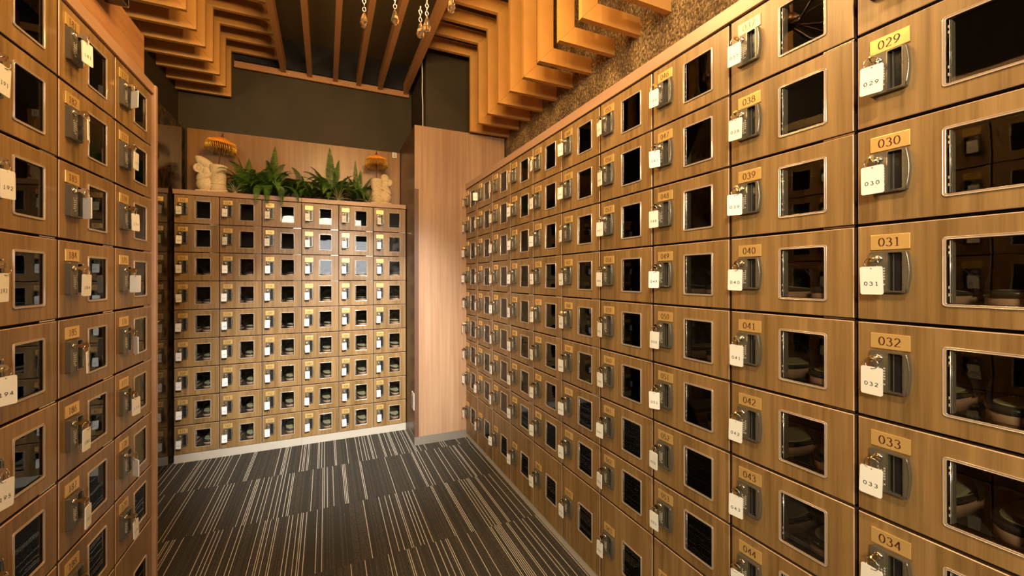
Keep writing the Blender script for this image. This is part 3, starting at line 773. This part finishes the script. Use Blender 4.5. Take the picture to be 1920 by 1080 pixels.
def statue_left(q):
    # seated figure hugging a drum; x right, y away, z up
    q.bevbox(-.088, -.045, 0, .088, .05, .022, .009)
    q.ball((-.040, 0, .062), 1, 20, 0, (.052, .045, .046))            # haunch
    q.ball((-.046, 0, .108), 1, 20, 0, (.044, .038, .036))            # belly
    q.ball((-.062, -.005, .100), 1, 16, 0, (.030, .030, .016), E3(0, -.3, 0))  # arm
    q.ball((-.030, -.028, .112), 1, 16, 0, (.046, .014, .014), E3(0, -.55, 0))
    q.ball((-.030, 0, .150), 1, 20, 0, (.036, .034, .045))
    q.ball((-.036, 0, .197), 1, 24, 0, (.076, .038, .033), E3(0, .66, 0))      # long head sloping to the drum
    q.ball((-.066, 0, .217), 1, 20, 0, (.030, .034, .030))
    q.ball((-.074, -.010, .163), 1, 18, 0, (.022, .020, .024)); q.tube([(-.074 + .022 * math.cos(t * PI / 10), -.024, .163 + .025 * math.sin(t * PI / 10)) for t in range(20)], .006, 8, closed=True)            # ear
    q.ball((.074, -.012, .020), 1, 12, 0, (.020, .02, .018))
    # drum
    q.lathe([(.0001, .020), (.040, .020), (.047, .034), (.047, .056), (.043, .066), (.045, .068), (.0455, .098), (.0435, .100), (.046, .103), (.046, .113), (.044, .115), (.0465, .118), (.0465, .128), (.044, .130), (.050, .150), (.056, .178), (.054, .190), (.047, .194), (.0001, .190)], 28, 0, (.032, 0, 0))
def drum_bands(parent, zs, cx, r):
    q = MB()
    for z in zs:
        q.lathe([(r - .0012, z - .0032), (r + .0022, z - .0024), (r + .0022, z + .0024), (r - .0012, z + .0032)], 32, 0, (cx, 0, 0))
    q.obj('carved_bands', M_SAND, parent)
M_FRINGE = plain('gold_fringe', (.90, .50, .06), .3, .35)
M_CANOPY = plain('orange_satin', (.85, .28, .03), .3)
M_WOODPOLE = plain('dark_red_pole', (.09, .022, .012), .4)
def parasol(loc, rad, hpole, label, tilt=(0, 0)):
    r = empty('parasol', loc); r.rotation_euler = (tilt[0], tilt[1], 0); tag(r, label, 'parasol', 'little fringed parasols')
    q = MB(); q.tube([(0, 0, 0), (0, 0, hpole)], .0028, 8); q.obj('pole', M_WOODPOLE, r)
    q = MB(); n = 24; prof = [(.002, .004), (rad * .30, -.001), (rad * .62, -.012), (rad * .88, -.030), (rad, -.046)]
    o = 0
    for rr, z in prof:
        for k in range(n): 
            sc = 1 + .03 * (k % 3 == 0); q.v.append((rr * sc * math.cos(2 * PI * k / n), rr * sc * math.sin(2 * PI * k / n), z + hpole - .004))
    for i in range(len(prof) - 1):
        for k in range(n): q.face((i * n + k, i * n + (k + 1) % n, (i + 1) * n + (k + 1) % n, (i + 1) * n + k), 0, True)
    q.obj('canopy', M_CANOPY, r)
    q = MB(); m_ = 56
    for k in range(m_):
        a = 2 * PI * k / m_; c_, s_ = math.cos(a), math.sin(a); L_ = .040 + .008 * ((k * 7) % 5) / 5 + (.006 if k % 7 == 0 else 0)
        z1 = hpole - .048
        q.tube([(rad * c_, rad * s_, z1 + .003), (rad * 1.01 * c_, rad * 1.01 * s_, z1 - L_)], [.0016, .0022], 5)
    for k in range(m_):
        a = 2 * PI * (k + .5) / m_; rr = rad * .80; z1 = hpole - .030
        q.tube([(rr * math.cos(a), rr * math.sin(a), z1), (rad * .9 * math.cos(a), rad * .9 * math.sin(a), z1 - .002), (rad * .95 * math.cos(a), rad * .95 * math.sin(a), z1 - .010)], .002, 5)
    q.obj('fringe', M_FRINGE, r)
    q = MB(); q.lathe([(.0001, .030), (.003, .026), (.006, .020), (.003, .014), (.008, .010), (.008, .004), (.004, -.002)], 12, 0, (0, 0, hpole)); q.obj('finial', M_WOODPOLE, r)
ZS = ZB + .0312
st = empty('stone_statue', (-.697, YB + .105, ZS), 0); tag(st, 'taller beige stone statue hugging a drum, at the left of the far shelf', 'statue', 'beige stone statues')
sculpt('body', st, statue_left); drum_bands(st, [.067, .100, .114, .130], .032, .0455)
parasol((-.667, YB + .105, ZS + .160), .088, .225, 'orange fringed parasol standing in the left statue', (0.05, 0.12))
def statue_right(q):
    q.bevbox(-.080, -.045, 0, .080, .05, .022, .009)
    q.ball((.036, 0, .062), 1, 20, 0, (.050, .045, .046))
    q.ball((.040, 0, .112), 1, 20, 0, (.042, .038, .040))
    q.ball((.034, -.030, .118), 1, 16, 0, (.054, .013, .013), E3(0, .5, 0))
    q.ball((.052, 0, .098), 1, 16, 0, (.030, .034, .018), E3(0, .3, 0))
    q.ball((.036, 0, .165), 1, 20, 0, (.034, .034, .048))
    q.ball((.036, 0, .208), 1, 24, 0, (.034, .034, .040), E3(0, -.35, 0))
    q.ball((.062, -.008, .178), 1, 18, 0, (.022, .022, .026)); q.tube([(.062 + .020 * math.cos(t * PI / 10), -.026, .178 + .025 * math.sin(t * PI / 10)) for t in range(20)], .0055, 8, closed=True)
    q.lathe([(.0001, .020), (.036, .020), (.042, .032), (.042, .066), (.038, .072), (.041, .075), (.041, .108), (.039, .111), (.042, .114), (.042, .126), (.040, .128), (.043, .131), (.044, .150), (.049, .180), (.047, .196), (.038, .204), (.0001, .196)], 28, 0, (-.026, 0, 0))
st = empty('stone_statue', (.390, YB + .105, ZS), 0); tag(st, 'shorter beige stone statue at the right end of the far shelf beside the pillar', 'statue', 'beige stone statues')
sculpt('body', st, statue_right); drum_bands(st, [.074, .110, .128], -.026, .041)
parasol((.362, YB + .105, ZS + .160), .082, .230, 'orange fringed parasol standing in the right statue')

# ------------------------------------------------------------------ plants
def leaf_mat(name, a, b2):
    mt, nt, b = new_mat(name); tc = nt.nodes.new('ShaderNodeTexCoord'); n = nt.nodes.new('ShaderNodeTexNoise'); n.inputs['Scale'].default_value = 30
    nt.links.new(tc.outputs['Object'], n.inputs['Vector']); cr = nt.nodes.new('ShaderNodeValToRGB'); e = cr.color_ramp.elements
    e[0].color = (*a, 1); e[0].position = .35; e[1].color = (*b2, 1); e[1].position = .7
    nt.links.new(n.outputs['Fac'], cr.inputs['Fac']); nt.links.new(cr.outputs[0], b.inputs['Base Color']); b.inputs['Roughness'].default_value = .42
    return mt
M_FERN = leaf_mat('fern_green', (.028, .085, .010), (.13, .25, .022))
M_AIR = leaf_mat('air_plant_green', (.20, .19, .09), (.42, .38, .22))
M_POT = plain('black_planter', (.012, .011, .010), .6)
frand = random.Random(5)
def frond(q, base, az, elev, L, droop, wmax=.031, n=34, lift=0):
    """arching fern frond with separate saw-toothed pinnae"""
    p = Vector(base); d = Vector((math.cos(az) * math.cos(elev), math.sin(az) * math.cos(elev), math.sin(elev)))
    pts = [p.copy()]; step = L / n
    for i in range(n):
        d = (d + Vector((0, 0, -droop * (i / n) * 1.6 / n * 3))).normalized(); p = p + d * step
        if p.y > YBACK - .035: p.y = YBACK - .035
        if p.z < ZS + .006 and p.y > YB - .012: p.z = ZS + .006
        pts.append(p.copy())
    q.tube(pts, [.0016 * (1 - .7 * i / n) for i in range(n + 1)], 4)
    roll = frand.uniform(-.5, .5)
    for i in range(3, n + 1):
        t = i / n; tan = (pts[i] - pts[i - 1]).normalized(); side = tan.cross(Vector((0, 0, 1)))
        if side.length < .05: side = Vector((math.sin(az), -math.cos(az), 0))
        side.normalize(); nrm = side.cross(tan).normalized(); side = (side * math.cos(roll) + nrm * math.sin(roll)).normalized()
        wl = wmax * math.sin(PI * min(1, .12 + .88 * t) ** .75) ** .8 + .003
        for sg in (-1, 1):
            a = pts[i]; w2 = step * .34
            tip = a + side * sg * wl + tan * wl * .30 - nrm * wl * .18
            mid = a + side * sg * wl * .55 + tan * wl * .12 + nrm * wl * .03
            for vv in (tip, mid):
                if vv.y > YBACK - .026: vv.y = YBACK - .026
                if vv.z < ZS + .003 and vv.y > YB - .008: vv.z = ZS + .003
            o = len(q.v); q.v += [tuple(a - tan * w2), tuple(a + tan * w2), tuple(mid + tan * w2 * 1.15), tuple(tip), tuple(mid - tan * w2 * 1.15)]
            q.face((o, o + 1, o + 2, o + 3, o + 4) if sg > 0 else (o + 4, o + 3, o + 2, o + 1, o), 0)
def fern(x, y, nfr, L, label, extra=()):
    r = empty('potted_fern', (x, y, ZS)); tag(r, label, 'fern', 'ferns on the far shelf')
    q = MB(); q.lathe([(.0001, 0), (.034, 0), (.042, .038), (.046, .042), (.042, .046), (.038, .036), (.0001, .036)], 18); q.obj('planter', M_POT, r)
    def mk(az, el, LL, dr, wm=.031):
        q = MB(); frond(q, (x + .01 * math.cos(az), y + .01 * math.sin(az), ZS + .036), az, el, LL, dr, wm)
        q.v = [(v[0] - x, v[1] - y, v[2] - ZS) for v in q.v]; q.obj('frond', M_FERN, r)
    for k in range(nfr):
        az = 2 * PI * k / nfr + frand.uniform(-.3, .3); mk(az, frand.uniform(.5, 1.25), L * frand.uniform(.75, 1.1), frand.uniform(.5, 1.3))
    for e in extra: mk(*e)
D = math.radians
fern(-.500, YB + .150, 26, .25, 'fern behind the left statue, below its parasol', [(D(120), 1.2, .30, .3), (D(40), 1.15, .31, .5), (D(15), .95, .30, .6), (D(-20), .8, .26, .6), (D(95), 1.4, .26, .2)])
fern(-.345, YB + .085, 26, .25, 'large fern spilling over the board edge, left of centre', [(D(-95), .60, .25, 2.6, .034), (D(-120), .55, .24, 2.1, .034), (D(-65), .5, .27, 1.9, .034), (D(180), .55, .25, 1.2, .032), (D(-165), .4, .24, 1.2, .032), (D(165), .75, .26, 1.0, .032), (D(85), 1.38, .36, .25, .036), (D(-35), .5, .27, 1.3, .034), (D(0), .6, .28, .9, .034), (D(20), .9, .28, .9, .034)])
fern(-.130, YB + .155, 24, .23, 'fern in the middle of the far shelf', [(D(150), 1.0, .26, .6), (D(-100), .6, .20, 1.2), (D(190), .8, .24, .8), (D(60), 1.0, .24, .6)])
fern(.045, YB + .135, 28, .26, 'tall fern right of centre behind the spiky plant', [(D(110), 1.48, .39, .1, .040), (D(60), 1.35, .33, .25, .032), (D(140), 1.15, .32, .5, .032), (D(-170), .9, .30, .7, .032), (D(30), 1.0, .30, .7, .030), (D(170), 1.1, .28, .6)])
fern(.225, YB + .155, 24, .21, 'fern beside the right statue', [(D(110), 1.5, .31, .05, .018), (D(60), 1.4, .26, .2, .026), (D(160), .9, .24, .5), (D(20), 1.2, .24, .4)])
def airplant(x, y, n, L, label):
    r = empty('air_plant', (x, y, ZS)); tag(r, label, 'air plant', 'spiky air plants')
    q = MB(); q.lathe([(.0001, 0), (.012, .001), (.016, .012), (.009, .026), (.0001, .03)], 12); q.obj('base', M_AIR, r)
    for k in range(n):
        az = 2 * PI * k / n + frand.uniform(-.2, .2); el = frand.uniform(.15, 1.35); d = Vector((math.cos(az) * math.cos(el), math.sin(az) * math.cos(el), math.sin(el))); p = Vector((0, 0, .012)); pts = [p.copy()]
        LL = L * frand.uniform(.7, 1.15)
        for i in range(8):
            d = (d + Vector((0, 0, -.10 * (i / 4)))).normalized(); p = p + d * LL / 8
            if p.z < .003: p.z = .003
            pts.append(p.copy())
        q = MB(); q.tube(pts, [.003 * (1 - .9 * i / 8) for i in range(9)], 5); q.obj('leaf', M_AIR, r)
airplant(-.560, YB + .045, 22, .085, 'spiky air plant at the foot of the left statue')
airplant(.085, YB + .035, 26, .105, 'large pale spiky air plant in front of the tall fern')
airplant(.295, YB + .060, 22, .080, 'small spiky air plant beside the right statue')

# ------------------------------------------------------------------ chandelier (its lower crystals hang into the picture)
M_BULB = bpy.data.materials.new('bulb_glow'); M_BULB.use_nodes = True
bb = M_BULB.node_tree.nodes['Principled BSDF']; bb.inputs['Emission Color'].default_value = (1, .72, .38, 1); bb.inputs['Emission Strength'].default_value = 60
def crystal_mat():
    mt, nt, b = new_mat('crystal'); b.inputs['Base Color'].default_value = (.85, .68, .42, 1); b.inputs['Roughness'].default_value = .0
    b.inputs['Transmission Weight'].default_value = .97; b.inputs['IOR'].default_value = 1.6; b.inputs['Specular IOR Level'].default_value = 1.0
    return mt
M_CRYST = crystal_mat(); M_BRONZE = plain('dark_bronze', (.06, .03, .018), .3, .8)
cx, cyy = CHAND; CZ = 2.13
ch = empty('chandelier', (cx, cyy, CEIL)); tag(ch, 'crystal chandelier hanging from the ceiling at the top edge, only its lowest drops visible', 'chandelier')
dz0 = CZ - CEIL
q = MB(); q.tube([(0, 0, 0), (0, 0, dz0 + .05)], .008, 10); q.lathe([(.0001, -.001), (.05, -.001), (.045, -.02), (.01, -.03)], 20); q.ball((0, 0, dz0 + .04), .035, 16); q.obj('stem', M_BRONZE, ch)
NB = 6
for k in range(NB):
    a = 2 * PI * k / NB + .2; c_, s_ = math.cos(a), math.sin(a); q = MB()
    q.tube([(0, 0, dz0 + .03), (.10 * c_, .10 * s_, dz0 - .015), (.19 * c_, .19 * s_, dz0), (.23 * c_, .23 * s_, dz0 + .04)], .005, 8)
    q.lathe([(.0001, .04), (.022, .045), (.026, .055), (.010, .06), (.010, .09), (.0001, .09)], 14, 0, (.23 * c_, .23 * s_, dz0)); arm = q.obj('arm', M_BRONZE, ch)
    q = MB(); q.ball((.23 * c_, .23 * s_, dz0 + .115), 1, 14, 0, (.014, .014, .024)); q.obj('bulb', M_BULB, arm)
    l = bpy.data.lights.new('bulb_light', 'POINT'); l.energy = 5.0; l.color = WARM; l.shadow_soft_size = .025
    lo_ = bpy.data.objects.new('bulb_light', l); COL.objects.link(lo_); lo_.location = (cx + .23 * c_, cyy + .23 * s_, CZ + .165)
def drop(px, py, zt, links, size):
    q = MB()
    z = zt
    for i in range(links):
        q.tube([(px + .0055 * math.cos(t * PI / 5) * (i % 2), py + .0055 * math.cos(t * PI / 5) * (1 - i % 2), z - .007 + .007 * math.sin(t * PI / 5)) for t in range(10)], .0011, 5, 1, closed=True); z -= .013
    seg = 7; prof = [(.0008, 0), (.005, -.010), (.0105, -.026), (.012, -.034), (.0085, -.045), (.0008, -.050)]
    q.lathe([(r * size, zz * size) for r, zz in prof], seg, 0, (px, py, z), sm=False)
    for f in range(0): pass
    q.v = [(v[0] - cx, v[1] - cyy, v[2] - CEIL) for v in q.v]
    q.obj('crystal_drop', [M_CRYST, M_CYL], ch)
for px, py, zb in ((.118, 1.275, 1.978), (.212, 1.235, 1.985), (.297, 1.235, 1.963), (.314, 1.215, 1.975), (.372, 1.130, 1.998), (.02, 1.20, 2.02), (-.03, .80, 2.0), (.40, .90, 2.0), (.25, .70, 2.0), (.08, .68, 2.0)):
    n_ = 4; drop(px, py, zb + .050 + n_ * .013, n_, 1.15)
q = MB()
q.tube([(.30 * math.cos(2 * PI * k / 32), .30 * math.sin(2 * PI * k / 32), dz0 - .035) for k in range(32)], .005, 6, closed=True)
for k in range(4):
    a = PI / 2 * k + .4; q.tube([(0, 0, dz0 + .04), (.30 * math.cos(a), .30 * math.sin(a), dz0 - .035)], .0025, 5)
q.obj('lower_hoop', M_BRONZE, ch)

# ceiling spotlight over the right louvres
sl = empty('ceiling_spotlight', (1.15, 1.17, 2.42), 0); q = MB()
q.lathe([(.0001, .05), (.03, .05), (.045, .02), (.048, -.03), (.042, -.035)], 20); q.obj('housing', plain('olive_lamp', (.20, .17, .07), .4), sl)
q = MB(); q.lathe([(.041, -.034), (.03, -.015), (.0001, -.01)], 20); q.obj('reflector', M_RECESS, sl)
q = MB(); q.tube([(0, 0, .05), (0, 0, CEIL - 2.42)], .008, 8); q.obj('stem', M_LOCK, sl)
tag(sl, 'olive ceiling spotlight between the right louvres', 'spotlight')

# window behind the camera
wf = MB()
for x in (-.25, .13, .53, .93): wf.box(x, YREAR - .06, 1.22, x + .02, YREAR - .02, 2.58)
for z in (1.22, 2.56): wf.box(-.25, YREAR - .06, z, .95, YREAR - .0201, z + .02)
struct(wf.obj('window_1', M_WHITE))
